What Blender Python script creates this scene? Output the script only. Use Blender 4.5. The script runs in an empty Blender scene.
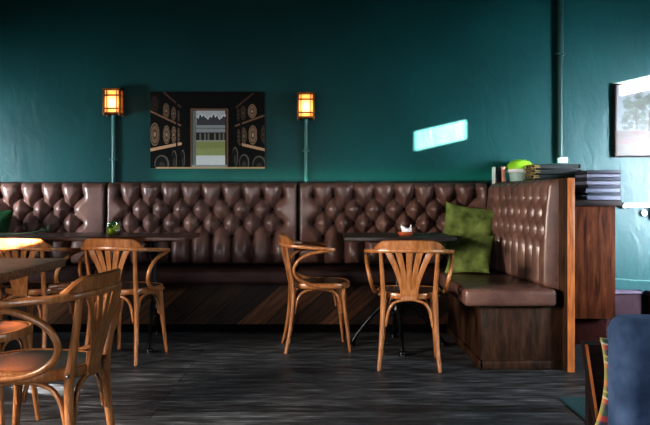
import bpy, bmesh, math, random
import numpy as np
from mathutils import Vector, Matrix
random.seed(7); np.random.seed(7)
sc = bpy.context.scene
COL = sc.collection
PI = math.pi

# ------------------------------------------------------------------ helpers
def lin(c):
    c = c / 255.0
    return c / 12.92 if c <= 0.04045 else ((c + 0.055) / 1.055) ** 2.4
def rgb(r, g, b): return (lin(r), lin(g), lin(b), 1.0)

class MB:
    def __init__(s): s.v = []; s.f = []; s.sm = []
    def add(s, verts, faces, smooth=True):
        o = len(s.v); s.v += [tuple(v) for v in verts]
        for f in faces: s.f.append(tuple(i + o for i in f)); s.sm.append(smooth)
    def box(s, x0, x1, y0, y1, z0, z1, bev=0.0, seg=2):
        bm = bmesh.new(); bmesh.ops.create_cube(bm, size=1)
        for v in bm.verts:
            v.co = Vector(((x0+x1)/2 + v.co.x*(x1-x0), (y0+y1)/2 + v.co.y*(y1-y0), (z0+z1)/2 + v.co.z*(z1-z0)))
        if bev > 0: bmesh.ops.bevel(bm, geom=bm.edges[:], offset=bev, segments=seg, affect='EDGES', profile=0.5)
        s.frombm(bm, bev > 0)
    def frombm(s, bm, smooth=True):
        bm.verts.index_update()
        s.add([v.co[:] for v in bm.verts], [[v.index for v in f.verts] for f in bm.faces], smooth); bm.free()
    def prism(s, poly, z0, z1, bev=0.0):
        bm = bmesh.new()
        vs = [bm.verts.new((x, y, z0)) for x, y in poly]
        f = bm.faces.new(vs); r = bmesh.ops.extrude_face_region(bm, geom=[f])
        for e in r['geom']:
            if isinstance(e, bmesh.types.BMVert): e.co.z = z1
        bmesh.ops.recalc_face_normals(bm, faces=bm.faces[:])
        if bev > 0: bmesh.ops.bevel(bm, geom=bm.edges[:], offset=bev, segments=2, affect='EDGES', profile=0.5)
        s.frombm(bm, bev > 0)
    def tube(s, pts, radii, seg=12, n=6, flat=1.0):
        P, R = smoothpath(pts, radii, n)
        s.sweep_raw(P, [(r, r*flat) for r in R], seg)
    def sweep_raw(s, P, WH, seg=12, up=None):
        P = [Vector(p) for p in P]; N = len(P); vs = []; fs = []
        nrm = None
        for i in range(N):
            t = (P[min(i+1, N-1)] - P[max(i-1, 0)]).normalized()
            if up is not None:
                a = t.cross(Vector(up)).normalized(); b = a.cross(t).normalized()
            else:
                if nrm is None:
                    nrm = t.orthogonal().normalized()
                nrm = (nrm - t * nrm.dot(t)).normalized()
                a = nrm; b = t.cross(a)
            w, h = WH[i]
            for k in range(seg):
                an = 2*PI*k/seg
                if up is not None:   # rounded rectangle section
                    c, sn = math.cos(an), math.sin(an)
                    e = 0.35
                    cx = math.copysign(abs(c)**e, c); sy = math.copysign(abs(sn)**e, sn)
                else: cx, sy = math.cos(an), math.sin(an)
                vs.append(P[i] + a*(cx*w) + b*(sy*h))
        for i in range(N-1):
            for k in range(seg):
                a0 = i*seg+k; a1 = i*seg+(k+1) % seg
                fs.append((a0, a1, a1+seg, a0+seg))
        fs.append(tuple(range(seg))[::-1]); fs.append(tuple((N-1)*seg+k for k in range(seg)))
        s.add(vs, fs)
    def sweep(s, pts, wh, n=6, seg=16, up=(0, 0, 1)):
        P, W = smoothpath(pts, [a[0] for a in wh], n); _, H = smoothpath(pts, [a[1] for a in wh], n)
        s.sweep_raw(P, list(zip(W, H)), seg, up)
    def lathe(s, prof, c=(0, 0, 0), seg=28, sx=1, sy=1):
        vs = []; fs = []
        for r, z in prof:
            for k in range(seg):
                a = 2*PI*k/seg
                vs.append((c[0]+max(r, 1e-4)*math.cos(a)*sx, c[1]+max(r, 1e-4)*math.sin(a)*sy, c[2]+z))
        for i in range(len(prof)-1):
            for k in range(seg):
                a0 = i*seg+k; a1 = i*seg+(k+1) % seg
                fs.append((a0, a1, a1+seg, a0+seg))
        fs.append(tuple(range(seg))[::-1]); fs.append(tuple((len(prof)-1)*seg+k for k in range(seg)))
        s.add(vs, fs)
    def xf(s, M, start=0):
        for i in range(start, len(s.v)): s.v[i] = tuple(M @ Vector(s.v[i]))
    def build(s, name, m, parent=None, kind=None, sharp=True):
        me = bpy.data.meshes.new(name); me.from_pydata(s.v, [], s.f)
        me.polygons.foreach_set('use_smooth', s.sm); me.update()
        bm = bmesh.new(); bm.from_mesh(me); bmesh.ops.recalc_face_normals(bm, faces=bm.faces[:])
        if sharp:
            for e in bm.edges:
                if len(e.link_faces) == 2 and e.calc_face_angle(0) > 0.8: e.smooth = False
        bm.to_mesh(me); bm.free()
        if m: me.materials.append(m)
        o = bpy.data.objects.new(name, me); COL.objects.link(o)
        if parent: o.parent = parent
        if kind: o['kind'] = kind
        return o

def smoothpath(pts, vals, n):
    pts = [Vector(p) for p in pts]; P = []; V = []
    N = len(pts)
    if N == 2 or n <= 1:
        if n <= 1: return pts, list(vals)
    for i in range(N-1):
        p0 = pts[max(i-1, 0)]; p1 = pts[i]; p2 = pts[i+1]; p3 = pts[min(i+2, N-1)]
        for k in range(n):
            t = k/n
            P.append(0.5*((2*p1)+(p2-p0)*t+(2*p0-5*p1+4*p2-p3)*t*t+(3*p1-p0-3*p2+p3)*t**3))
            V.append(vals[i]*(1-t)+vals[i+1]*t)
    P.append(pts[-1]); V.append(vals[-1])
    return P, V

def thing(name, label, cat, loc=(0, 0, 0), rz=0.0, group=None):
    o = bpy.data.objects.new(name, None); COL.objects.link(o); o.empty_display_size = 0.1
    o.location = loc; o.rotation_euler = (0, 0, rz)
    return tag(o, label, cat, group)
def tag(o, label, cat, group=None):
    o['label'] = label; o['category'] = cat
    if group: o['group'] = group
    return o
def copy_tree(o, parent=None):
    c = o.copy(); COL.objects.link(c)
    if parent: c.parent = parent
    for ch in list(o.children): copy_tree(ch, c)
    return c

# ------------------------------------------------------------------ materials
def newmat(name):
    m = bpy.data.materials.new(name); m.use_nodes = True
    nt = m.node_tree; b = nt.nodes['Principled BSDF']
    return m, nt, b
def N(nt, t, **kw):
    n = nt.nodes.new(t)
    for k, v in kw.items():
        if k in n.inputs.keys(): n.inputs[k].default_value = v
        else: setattr(n, k, v)
    return n
def ramp(nt, stops):
    r = nt.nodes.new('ShaderNodeValToRGB'); el = r.color_ramp.elements
    while len(el) > 1: el.remove(el[-1])
    el[0].position = stops[0][0]; el[0].color = stops[0][1]
    for p, c in stops[1:]:
        e = el.new(p); e.color = c
    return r
def coords(nt, scale=(1, 1, 1), rot=(0, 0, 0), kind='Object'):
    tc = nt.nodes.new('ShaderNodeTexCoord'); mp = nt.nodes.new('ShaderNodeMapping')
    mp.inputs['Scale'].default_value = scale; mp.inputs['Rotation'].default_value = rot
    nt.links.new(tc.outputs[kind], mp.inputs['Vector']); return mp.outputs['Vector']
def bump(nt, b, src, strength, dist=0.01):
    bp = N(nt, 'ShaderNodeBump'); bp.inputs['Strength'].default_value = strength; bp.inputs['Distance'].default_value = dist
    nt.links.new(src, bp.inputs['Height']); nt.links.new(bp.outputs['Normal'], b.inputs['Normal']); return bp
def plain(name, col, rough=0.5, metal=0.0, spec=0.5, coat=0.0, nscale=30, var=0.25, bmp=0.05, sheen=0.0, trans=0.0):
    m, nt, b = newmat(name)
    v = coords(nt)
    no = N(nt, 'ShaderNodeTexNoise'); no.inputs['Scale'].default_value = nscale; no.inputs['Detail'].default_value = 4
    nt.links.new(v, no.inputs['Vector'])
    c1 = tuple(x*(1-var) for x in col[:3]) + (1,); c2 = tuple(min(1, x*(1+var)) for x in col[:3]) + (1,)
    r = ramp(nt, [(0.3, c1), (0.7, c2)]); nt.links.new(no.outputs['Fac'], r.inputs['Fac'])
    nt.links.new(r.outputs['Color'], b.inputs['Base Color'])
    b.inputs['Roughness'].default_value = rough; b.inputs['Metallic'].default_value = metal
    b.inputs['Specular IOR Level'].default_value = spec; b.inputs['Coat Weight'].default_value = coat
    b.inputs['Sheen Weight'].default_value = sheen; b.inputs['Transmission Weight'].default_value = trans
    if bmp: bump(nt, b, no.outputs['Fac'], bmp)
    return m
def wood(name, dark, mid, light, scale=(30, 30, 2.0), rough=0.35, coat=0.3, bmp=0.12, nscale=3.0, spec=0.5, blot=0.35):
    m, nt, b = newmat(name)
    v = coords(nt, scale)
    n1 = N(nt, 'ShaderNodeTexNoise'); n1.inputs['Scale'].default_value = nscale; n1.inputs['Detail'].default_value = 6; n1.inputs['Distortion'].default_value = 0.6
    nt.links.new(v, n1.inputs['Vector'])
    r = ramp(nt, [(0.28, dark), (0.5, mid), (0.75, light)]); nt.links.new(n1.outputs['Fac'], r.inputs['Fac'])
    v2 = coords(nt); n2 = N(nt, 'ShaderNodeTexNoise'); n2.inputs['Scale'].default_value = 9; nt.links.new(v2, n2.inputs['Vector'])
    mx = N(nt, 'ShaderNodeMix', data_type='RGBA', blend_type='MULTIPLY'); mx.inputs[0].default_value = blot
    r2 = ramp(nt, [(0.3, (0.45, 0.42, 0.4, 1)), (0.65, (1, 1, 1, 1))]); nt.links.new(n2.outputs['Fac'], r2.inputs['Fac'])
    nt.links.new(r.outputs['Color'], mx.inputs[6]); nt.links.new(r2.outputs['Color'], mx.inputs[7])
    nt.links.new(mx.outputs[2], b.inputs['Base Color'])
    b.inputs['Roughness'].default_value = rough; b.inputs['Coat Weight'].default_value = coat; b.inputs['Coat Roughness'].default_value = 0.2
    b.inputs['Specular IOR Level'].default_value = spec
    bump(nt, b, n1.outputs['Fac'], bmp, 0.004)
    return m
def vcol_mat(name, rough=0.4, coat=0.0, spec=0.5, sheen=0.0):
    m, nt, b = newmat(name)
    a = N(nt, 'ShaderNodeVertexColor'); a.layer_name = 'Col'
    nt.links.new(a.outputs['Color'], b.inputs['Base Color'])
    b.inputs['Roughness'].default_value = rough; b.inputs['Coat Weight'].default_value = coat; b.inputs['Specular IOR Level'].default_value = spec
    b.inputs['Sheen Weight'].default_value = sheen
    return m

M = {}
M['bent'] = wood('bentwood', rgb(128, 80, 44), rgb(156, 102, 60), rgb(184, 130, 84), (22, 22, 3), 0.32, 0.25, 0.05)
M['seat'] = wood('seat_ply', rgb(34, 26, 18), rgb(58, 45, 33), rgb(82, 66, 50), (4, 24, 4), 0.24, 0.25, 0.05, spec=0.4)
M['table'] = wood('table_top', rgb(34, 19, 14), rgb(68, 38, 26), rgb(98, 60, 40), (2, 22, 22), 0.3, 0.3, 0.08)
M['table_dark'] = wood('table_top_dark', rgb(18, 11, 10), rgb(34, 20, 17), rgb(48, 28, 22), (2, 22, 22), 0.42, 0.1, 0.08)
M['table_grey'] = wood('worn_table_top', rgb(60, 45, 36), rgb(122, 94, 74), rgb(178, 144, 116), (2, 26, 26), 0.36, 0.1, 0.35, spec=0.45)
M['oak'] = wood('oak_panel', rgb(26, 17, 12), rgb(54, 36, 25), rgb(78, 54, 38), (9, 9, 1.8), 0.5, 0.05, 0.25, spec=0.2)
M['oak_red'] = wood('counter_wood', rgb(34, 17, 10), rgb(70, 37, 22), rgb(96, 54, 33), (12, 12, 1.2), 0.6, 0.0, 0.12, spec=0.04)
M['edge'] = wood('pale_edge', rgb(138, 78, 42), rgb(178, 108, 60), rgb(200, 134, 84), (20, 20, 2), 0.35, 0.2, 0.1)
M['darkwood'] = wood('dark_slab', rgb(16, 12, 12), rgb(34, 25, 24), rgb(50, 38, 36), (2, 18, 18), 0.5, 0.0, 0.1, spec=0.12)
M['iron'] = plain('cast_iron', rgb(24, 27, 30), 0.32, 0.6, 0.6, nscale=50, var=0.4, bmp=0.2)
M['bolt'] = plain('steel', rgb(150, 145, 140), 0.3, 1.0)
M['brass'] = plain('brass', rgb(96, 62, 30), 0.4, 0.8, var=0.3)
M['white'] = plain('white_plastic', rgb(225, 228, 228), 0.45, var=0.05)
M['whitecloth'] = plain('white_paper', rgb(232, 234, 238), 0.8, var=0.05, bmp=0.2)
M['terracotta'] = plain('terracotta', rgb(176, 88, 48), 0.6)
M['pail'] = plain('pail', rgb(150, 180, 176), 0.4, var=0.1)
M['limelid'] = plain('lime', rgb(140, 200, 50), 0.4, var=0.15, nscale=12)
M['lime'] = plain('lime_fruit', rgb(170, 185, 30), 0.35, var=0.35, nscale=18)
M['lemon'] = plain('lemon_fruit', rgb(190, 180, 110), 0.4, var=0.1)
M['leaf'] = plain('leaf', rgb(52, 92, 62), 0.5, var=0.3)
M['stem'] = plain('stem', rgb(130, 160, 130), 0.5)
M['black'] = plain('binder_black', rgb(16, 24, 24), 0.4, var=0.3)
M['slate'] = plain('slate_cover', rgb(48, 50, 60), 0.55, spec=0.2, var=0.15)
M['slate2'] = plain('slate_cover_light', rgb(104, 106, 122), 0.55, spec=0.2, var=0.12)
M['paper'] = plain('page_paper', rgb(186, 180, 170), 0.8, var=0.1)
M['gold'] = plain('gold_ring', rgb(216, 188, 120), 0.3, 0.9)
M['pink'] = plain('salmon', rgb(212, 150, 132), 0.6)
M['pipe'] = plain('teal_paint', rgb(8, 48, 46), 0.45, var=0.15, spec=0.3)
M['pipe_pale'] = plain('teal_paint_pale', rgb(34, 82, 78), 0.4, var=0.12, spec=0.4)
M['mauve'] = plain('skirting_paint', rgb(46, 33, 38), 0.7, spec=0.05, var=0.12)
M['mauve_light'] = plain('skirting_cap', rgb(80, 70, 82), 0.7, spec=0.1, var=0.12)
M['plinth'] = plain('plinth_red', rgb(44, 20, 18), 0.8, spec=0.03)
M['ceil'] = plain('ceiling_paint', rgb(30, 60, 58), 0.8)
M['sidewall'] = plain('side_wall_paint', rgb(26, 62, 62), 0.7)
M['rug'] = plain('rug_wool', rgb(38, 84, 92), 0.95, nscale=140, var=0.4, bmp=0.6)

def leather():
    m, nt, b = newmat('brown_leather')
    v = coords(nt)
    n1 = N(nt, 'ShaderNodeTexNoise'); n1.inputs['Scale'].default_value = 5; n1.inputs['Detail'].default_value = 8; n1.inputs['Roughness'].default_value = 0.6
    nt.links.new(v, n1.inputs['Vector'])
    r = ramp(nt, [(0.3, rgb(74, 53, 49)), (0.55, rgb(99, 73, 65)), (0.8, rgb(128, 98, 86))])
    nt.links.new(n1.outputs['Fac'], r.inputs['Fac']); nt.links.new(r.outputs['Color'], b.inputs['Base Color'])
    n2 = N(nt, 'ShaderNodeTexNoise'); n2.inputs['Scale'].default_value = 38; n2.inputs['Detail'].default_value = 7; n2.inputs['Roughness'].default_value = 0.65
    nt.links.new(v, n2.inputs['Vector'])
    r2 = ramp(nt, [(0.3, (0.25,)*3+(1,)), (0.7, (0.40,)*3+(1,))]); nt.links.new(n2.outputs['Fac'], r2.inputs['Fac'])
    nt.links.new(r2.outputs['Color'], b.inputs['Roughness'])
    bump(nt, b, n2.outputs['Fac'], 0.28, 0.006)
    b.inputs['Specular IOR Level'].default_value = 0.5
    return m
M['leather'] = leather()
M['leather_shaded'] = plain('shaded_leather', rgb(50, 33, 31), 0.5, spec=0.15, nscale=8, var=0.35, bmp=0.1)  # seat copy of the leather, darkened to put shade into its colour
M['matte'] = plain('dark_matte_paint', rgb(14, 12, 11), 0.9, spec=0.0)
M['button'] = plain('leather_button', rgb(34, 22, 22), 0.4)
def velvet(name, dark, light):
    m, nt, b = newmat(name)
    v = coords(nt, (1, 1, 1))
    n1 = N(nt, 'ShaderNodeTexNoise'); n1.inputs['Scale'].default_value = 11; n1.inputs['Detail'].default_value = 5
    nt.links.new(v, n1.inputs['Vector'])
    r = ramp(nt, [(0.3, dark), (0.7, light)]); nt.links.new(n1.outputs['Fac'], r.inputs['Fac'])
    nt.links.new(r.outputs['Color'], b.inputs['Base Color']); b.inputs['Roughness'].default_value = 0.8
    b.inputs['Sheen Weight'].default_value = 0.6; b.inputs['Sheen Tint'].default_value = light
    b.inputs['Specular IOR Level'].default_value = 0.15
    bump(nt, b, n1.outputs['Fac'], 0.35, 0.03)
    return m
M['green'] = velvet('green_velvet', rgb(64, 76, 38), rgb(124, 140, 78))
M['darkgreen'] = velvet('dark_green_velvet', rgb(14, 40, 24), rgb(30, 66, 38))
M['blue'] = velvet('blue_velvet', rgb(40, 58, 86), rgb(78, 100, 134))

def wallmat():
    m, nt, b = newmat('teal_plaster')
    v = coords(nt)
    n1 = N(nt, 'ShaderNodeTexNoise'); n1.inputs['Scale'].default_value = 1.6; n1.inputs['Detail'].default_value = 6
    nt.links.new(v, n1.inputs['Vector'])
    r = ramp(nt, [(0.3, rgb(3, 48, 48)), (0.7, rgb(7, 58, 58))]); nt.links.new(n1.outputs['Fac'], r.inputs['Fac'])
    nt.links.new(r.outputs['Color'], b.inputs['Base Color'])
    n2 = N(nt, 'ShaderNodeTexNoise'); n2.inputs['Scale'].default_value = 7; n2.inputs['Detail'].default_value = 9; n2.inputs['Roughness'].default_value = 0.55; n2.inputs['Distortion'].default_value = 0.8
    v2 = coords(nt, (1, 1, 0.5)); nt.links.new(v2, n2.inputs['Vector'])
    n3 = N(nt, 'ShaderNodeTexNoise'); n3.inputs['Scale'].default_value = 2.2; nt.links.new(v, n3.inputs['Vector'])
    mu = N(nt, 'ShaderNodeMath', operation='MULTIPLY'); nt.links.new(n2.outputs['Fac'], mu.inputs[0]); nt.links.new(n3.outputs['Fac'], mu.inputs[1])
    bump(nt, b, mu.outputs[0], 0.24, 0.04)
    b.inputs['Roughness'].default_value = 0.40; b.inputs['Specular IOR Level'].default_value = 0.20
    return m
M['wall'] = wallmat()

def floormat():
    m, nt, b = newmat('weathered_boards')
    v = coords(nt)
    v.node.inputs['Location'].default_value = (0.83, 0.02, 0)
    br = N(nt, 'ShaderNodeTexBrick'); br.offset = 0.37; br.offset_frequency = 3
    br.inputs['Scale'].default_value = 1.0; br.inputs['Brick Width'].default_value = 3.4; br.inputs['Row Height'].default_value = 0.115
    br.inputs['Mortar Size'].default_value = 0.003; br.inputs['Mortar Smooth'].default_value = 0.3
    br.inputs['Color1'].default_value = (0.25,)*3+(1,); br.inputs['Color2'].default_value = (0.8,)*3+(1,); br.inputs['Mortar'].default_value = (0, 0, 0, 1)
    nt.links.new(v, br.inputs['Vector'])
    v2 = coords(nt, (1.6, 17, 1)); n1 = N(nt, 'ShaderNodeTexNoise'); n1.inputs['Scale'].default_value = 2.5; n1.inputs['Detail'].default_value = 9; n1.inputs['Roughness'].default_value = 0.65
    nt.links.new(v2, n1.inputs['Vector'])
    n3 = N(nt, 'ShaderNodeTexNoise'); n3.inputs['Scale'].default_value = 5; n3.inputs['Detail'].default_value = 9; n3.inputs['Roughness'].default_value = 0.75; v3 = coords(nt, (1, 3.5, 1)); nt.links.new(v3, n3.inputs['Vector'])
    mx = N(nt, 'ShaderNodeMix', data_type='FLOAT'); mx.inputs[0].default_value = 0.3
    nt.links.new(n1.outputs['Fac'], mx.inputs[2]); nt.links.new(n3.outputs['Fac'], mx.inputs[3])
    r = ramp(nt, [(0.36, rgb(32, 34, 36)), (0.48, rgb(70, 74, 79)), (0.58, rgb(120, 125, 131)), (0.68, rgb(190, 195, 200))])
    nt.links.new(mx.outputs[0], r.inputs['Fac'])
    mm = N(nt, 'ShaderNodeMix', data_type='RGBA', blend_type='MULTIPLY'); mm.inputs[0].default_value = 0.85
    nt.links.new(r.outputs['Color'], mm.inputs[6]); nt.links.new(br.outputs['Color'], mm.inputs[7])
    nt.links.new(mm.outputs[2], b.inputs['Base Color'])
    rr = ramp(nt, [(0.35, (0.32,)*3+(1,)), (0.7, (0.62,)*3+(1,))]); nt.links.new(mx.outputs[0], rr.inputs['Fac']); nt.links.new(rr.outputs['Color'], b.inputs['Roughness'])
    ad = N(nt, 'ShaderNodeMath', operation='MULTIPLY_ADD'); ad.inputs[1].default_value = 0.35
    fi = N(nt, 'ShaderNodeMath', operation='SUBTRACT'); fi.inputs[0].default_value = 1.0; nt.links.new(br.outputs['Fac'], fi.inputs[1])
    nt.links.new(n1.outputs['Fac'], ad.inputs[0]); nt.links.new(fi.outputs[0], ad.inputs[2])
    bump(nt, b, ad.outputs[0], 0.35, 0.008)
    b.inputs['Specular IOR Level'].default_value = 0.25
    return m
M['floor'] = floormat()

def chevron():
    m, nt, b = newmat('diagonal_planks')
    tc = nt.nodes.new('ShaderNodeTexCoord'); mp = nt.nodes.new('ShaderNodeMapping')
    sp = N(nt, 'ShaderNodeSeparateXYZ'); cb = N(nt, 'ShaderNodeCombineXYZ')
    nt.links.new(tc.outputs['Object'], sp.inputs[0]); nt.links.new(sp.outputs[0], cb.inputs[0]); nt.links.new(sp.outputs[2], cb.inputs[1])
    mp.inputs['Rotation'].default_value = (0, 0, math.radians(-42)); nt.links.new(cb.outputs[0], mp.inputs[0])
    br = N(nt, 'ShaderNodeTexBrick'); br.inputs['Scale'].default_value = 1; br.inputs['Brick Width'].default_value = 3.0; br.inputs['Row Height'].default_value = 0.15
    br.inputs['Mortar Size'].default_value = 0.004
    br.inputs['Color1'].default_value = rgb(24, 17, 13); br.inputs['Color2'].default_value = rgb(100, 66, 44); br.inputs['Mortar'].default_value = rgb(6, 5, 4)
    nt.links.new(mp.outputs[0], br.inputs['Vector'])
    mp2 = nt.nodes.new('ShaderNodeMapping'); mp2.inputs['Scale'].default_value = (2, 24, 1); nt.links.new(mp.outputs[0], mp2.inputs[0])
    n1 = N(nt, 'ShaderNodeTexNoise'); n1.inputs['Scale'].default_value = 2; n1.inputs['Detail'].default_value = 7; nt.links.new(mp2.outputs[0], n1.inputs['Vector'])
    r = ramp(nt, [(0.35, (0.25, 0.25, 0.25, 1)), (0.7, (1.2, 1.2, 1.2, 1))]); nt.links.new(n1.outputs['Fac'], r.inputs['Fac'])
    mm = N(nt, 'ShaderNodeMix', data_type='RGBA', blend_type='MULTIPLY'); mm.inputs[0].default_value = 0.8
    nt.links.new(br.outputs['Color'], mm.inputs[6]); nt.links.new(r.outputs['Color'], mm.inputs[7]); nt.links.new(mm.outputs[2], b.inputs['Base Color'])
    b.inputs['Roughness'].default_value = 0.5; b.inputs['Specular IOR Level'].default_value = 0.15
    bump(nt, b, n1.outputs['Fac'], 0.2, 0.005)
    return m
M['chevron'] = chevron()

def glow(name, col, strength, var=True):
    m, nt, b = newmat(name)
    b.inputs['Base Color'].default_value = col; b.inputs['Emission Color'].default_value = col
    if var:
        # brightest around the bulb height, amber towards the ends
        tc = nt.nodes.new('ShaderNodeTexCoord'); sp = N(nt, 'ShaderNodeSeparateXYZ'); nt.links.new(tc.outputs['Generated'], sp.inputs[0])
        r = ramp(nt, [(0.0, rgb(214, 108, 34)), (0.12, rgb(250, 180, 90)), (0.22, rgb(255, 226, 180)), (0.45, rgb(255, 240, 225)), (0.7, rgb(250, 190, 110)), (0.8, rgb(190, 90, 40)), (1.0, rgb(150, 66, 26))])
        nt.links.new(sp.outputs[2], r.inputs['Fac'])
        rx = ramp(nt, [(0.0, rgb(214, 120, 50)), (0.22, rgb(250, 196, 130)), (0.4, (1, 1, 1, 1)), (0.6, (1, 1, 1, 1)), (0.78, rgb(250, 196, 130)), (1.0, rgb(214, 120, 50))]); nt.links.new(sp.outputs[0], rx.inputs['Fac'])
        mm = N(nt, 'ShaderNodeMix', data_type='RGBA', blend_type='MULTIPLY'); mm.inputs[0].default_value = 1.0
        nt.links.new(r.outputs['Color'], mm.inputs[6]); nt.links.new(rx.outputs['Color'], mm.inputs[7]); nt.links.new(mm.outputs[2], b.inputs['Emission Color'])
    b.inputs['Emission Strength'].default_value = strength; b.inputs['Roughness'].default_value = 0.4
    return m
M['pane'] = glow('amber_glass', rgb(255, 200, 120), 0.85)
M['pane_side'] = glow('amber_glass_side', rgb(200, 104, 40), 0.5, False)
m, nt, b = newmat('clear_glass')
tr_ = N(nt, 'ShaderNodeBsdfTransparent'); tr_.inputs[0].default_value = (.86, .93, .84, 1); gl_ = N(nt, 'ShaderNodeBsdfGlossy'); gl_.inputs['Roughness'].default_value = .06
lw_ = N(nt, 'ShaderNodeLayerWeight'); lw_.inputs[0].default_value = .35; mx_ = N(nt, 'ShaderNodeMixShader')
vv = coords(nt); nn = N(nt, 'ShaderNodeTexNoise'); nn.inputs['Scale'].default_value = 25; nt.links.new(vv, nn.inputs['Vector'])
bp_ = N(nt, 'ShaderNodeBump'); bp_.inputs['Strength'].default_value = .1; nt.links.new(nn.outputs['Fac'], bp_.inputs['Height']); nt.links.new(bp_.outputs['Normal'], gl_.inputs['Normal'])
nt.links.new(lw_.outputs['Facing'], mx_.inputs[0]); nt.links.new(tr_.outputs[0], mx_.inputs[1]); nt.links.new(gl_.outputs[0], mx_.inputs[2])
nt.links.new(mx_.outputs[0], nt.nodes['Material Output'].inputs[0])
M['glass'] = m

# ------------------------------------------------------------------ room shell
WY = 6.10      # back wall plane
def struct(name, mb, m):
    o = mb.build(name, m); o['kind'] = 'structure'; return o
a = MB(); a.box(-4.6, 4.6, -2.2, WY+0.1, -0.05, 0.0); struct('floor', a, M['floor'])
a = MB(); a.box(-4.6, 4.6, WY, WY+0.1, 0.0, 3.3); struct('wall_back', a, M['wall'])
a = MB(); a.box(-4.6, 4.6, -2.2, WY+0.1, 3.3, 3.35); struct('ceiling', a, M['ceil'])
a = MB(); a.box(-4.65, -4.5, -2.2, WY, 0, 3.3); struct('wall_left', a, M['sidewall'])
a = MB(); a.box(-4.6, 4.6, -2.25, -2.15, 0, 3.3); struct('wall_front', a, M['sidewall'])
# right wall with slots shaped to throw the low sun's patches
SUN = Vector((-1.0, 0.8, -0.23)).normalized()
XR = 4.5
def back_to_wall(X, Y, Z):   # where the sun ray reaching a point crosses the right wall
    return (Y - 0.8*(XR-X), Z + 0.23*(XR-X))
holes = []
y0, z0 = back_to_wall(0.732, WY, 1.575); y1, _ = back_to_wall(1.147, WY, 1.575)
holes.append((y0, y1, z0-0.155, z0+0.0))
y0, z1_ = back_to_wall(2.345, WY, 1.963)
holes.append((y0, y0+0.36, z1_-0.11, z1_))
y0, z0 = back_to_wall(-2.32, 4.68, 0.735); y1, z1 = back_to_wall(-1.80, 4.68, 0.79)
holes.append((y0, y1, 2.225, 2.305))
ys = sorted({-2.2, WY} | {h[0] for h in holes} | {h[1] for h in holes}); zs = sorted({0.0, 3.3} | {h[2] for h in holes} | {h[3] for h in holes})
a = MB()
for i in range(len(ys)-1):
    for j in range(len(zs)-1):
        cy = (ys[i]+ys[i+1])/2; cz = (zs[j]+zs[j+1])/2
        if any(h[0] < cy < h[1] and h[2] < cz < h[3] for h in holes): continue
        a.add([(XR, ys[i], zs[j]), (XR, ys[i+1], zs[j]), (XR, ys[i+1], zs[j+1]), (XR, ys[i], zs[j+1])], [(0, 1, 2, 3)], False)
struct('wall_right', a, M['sidewall'])

# skirting at the right
a = MB(); a.box(1.9, 2.56, WY-0.035, WY, 0.0, 0.262, 0.004); struct('baseboard_back', a, M['mauve'])
a = MB(); a.box(1.9, 2.56, WY-0.06, WY, 0.262, 0.292, 0.006); struct('trim_1', a, M['mauve_light'])
a = MB(); a.box(2.60, 3.6, WY-0.10, WY, 0.0, 0.25, 0.004); struct('baseboard_right', a, M['mauve'])
a = MB(); a.box(2.60, 3.6, WY-0.13, WY, 0.25, 0.285, 0.006); struct('trim_2', a, M['mauve_light'])

# ------------------------------------------------------------------ tufted upholstery
COLSP = 0.1625
ROWS = [1.052, 0.945, 0.836, 0.727]
def seg_dist(U, V, p, q):
    px, py = p; qx, qy = q; dx, dy = qx-px, qy-py; L = dx*dx+dy*dy
    t = np.clip(((U-px)*dx+(V-py)*dy)/L, 0, 1)
    return np.hypot(U-(px+t*dx), V-(py+t*dy))
def tuft_field(W, H, zb, firstcol, ncol, sp, step=0.0085, amp=0.068, rnd=0.05, crease=0.018):
    nu = max(8, int(W/step)); nv = max(8, int(H/step))
    u = np.linspace(0, W, nu+1); v = np.linspace(0, H, nv+1)
    U, V = np.meshgrid(u, v, indexing='ij')
    rows = [z-zb for z in ROWS]
    btn = []
    for r, rv in enumerate(rows):
        n = ncol if r % 2 == 0 else ncol-1; off = 0 if r % 2 == 0 else sp/2
        btn.append([(firstcol+off+sp*k, rv) for k in range(n)])
    D = np.full(U.shape, 9.0); C = np.full(U.shape, 9.0); F = np.full(U.shape, 9.0)
    for r in btn:
        for p in r: D = np.minimum(D, np.hypot(U-p[0], V-p[1]))
    for r in range(len(btn)-1):
        for p in btn[r]:
            for q in btn[r+1]:
                if abs(abs(p[0]-q[0]) - sp/2) < 1e-3: C = np.minimum(C, seg_dist(U, V, p, q))
    for p in btn[0]: F = np.minimum(F, seg_dist(U, V, p, (p[0], H)))
    for p in btn[-1]: F = np.minimum(F, seg_dist(U, V, p, (p[0], 0.0)))
    lines = np.minimum(C, F)
    h = np.ones(U.shape)*1.0
    pill = 1-np.exp(-(lines/0.030)**1.25)
    hole = np.exp(-(D/0.026)**1.5)
    depth = amp*(0.62*np.clip(1-lines/0.058, 0, 1)**1.8 + 0.18*(1-pill) + 0.75*hole)
    FB = np.full(U.shape, 9.0)
    for p in btn[-1]: FB = np.minimum(FB, seg_dist(U, V, p, (p[0], 0.0)))
    depth += amp*0.40*np.exp(-(FB/0.030)**1.3)*np.clip(1-(V-rows[-1])/0.02, 0, 1)
    # gentle sag wrinkles
    depth += 0.0025*np.sin(U*37+V*11)*np.exp(-D/0.08)
    def edge(t, r):
        e = np.clip(t/r, 0, 1); return np.sqrt(np.clip(1-(1-e)**2, 0, 1))
    e = edge(U, rnd*0.45)*edge(W-U, rnd*0.45)*edge(H-V, rnd)*edge(V, rnd*0.8)
    return U, V, depth, e, btn
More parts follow.
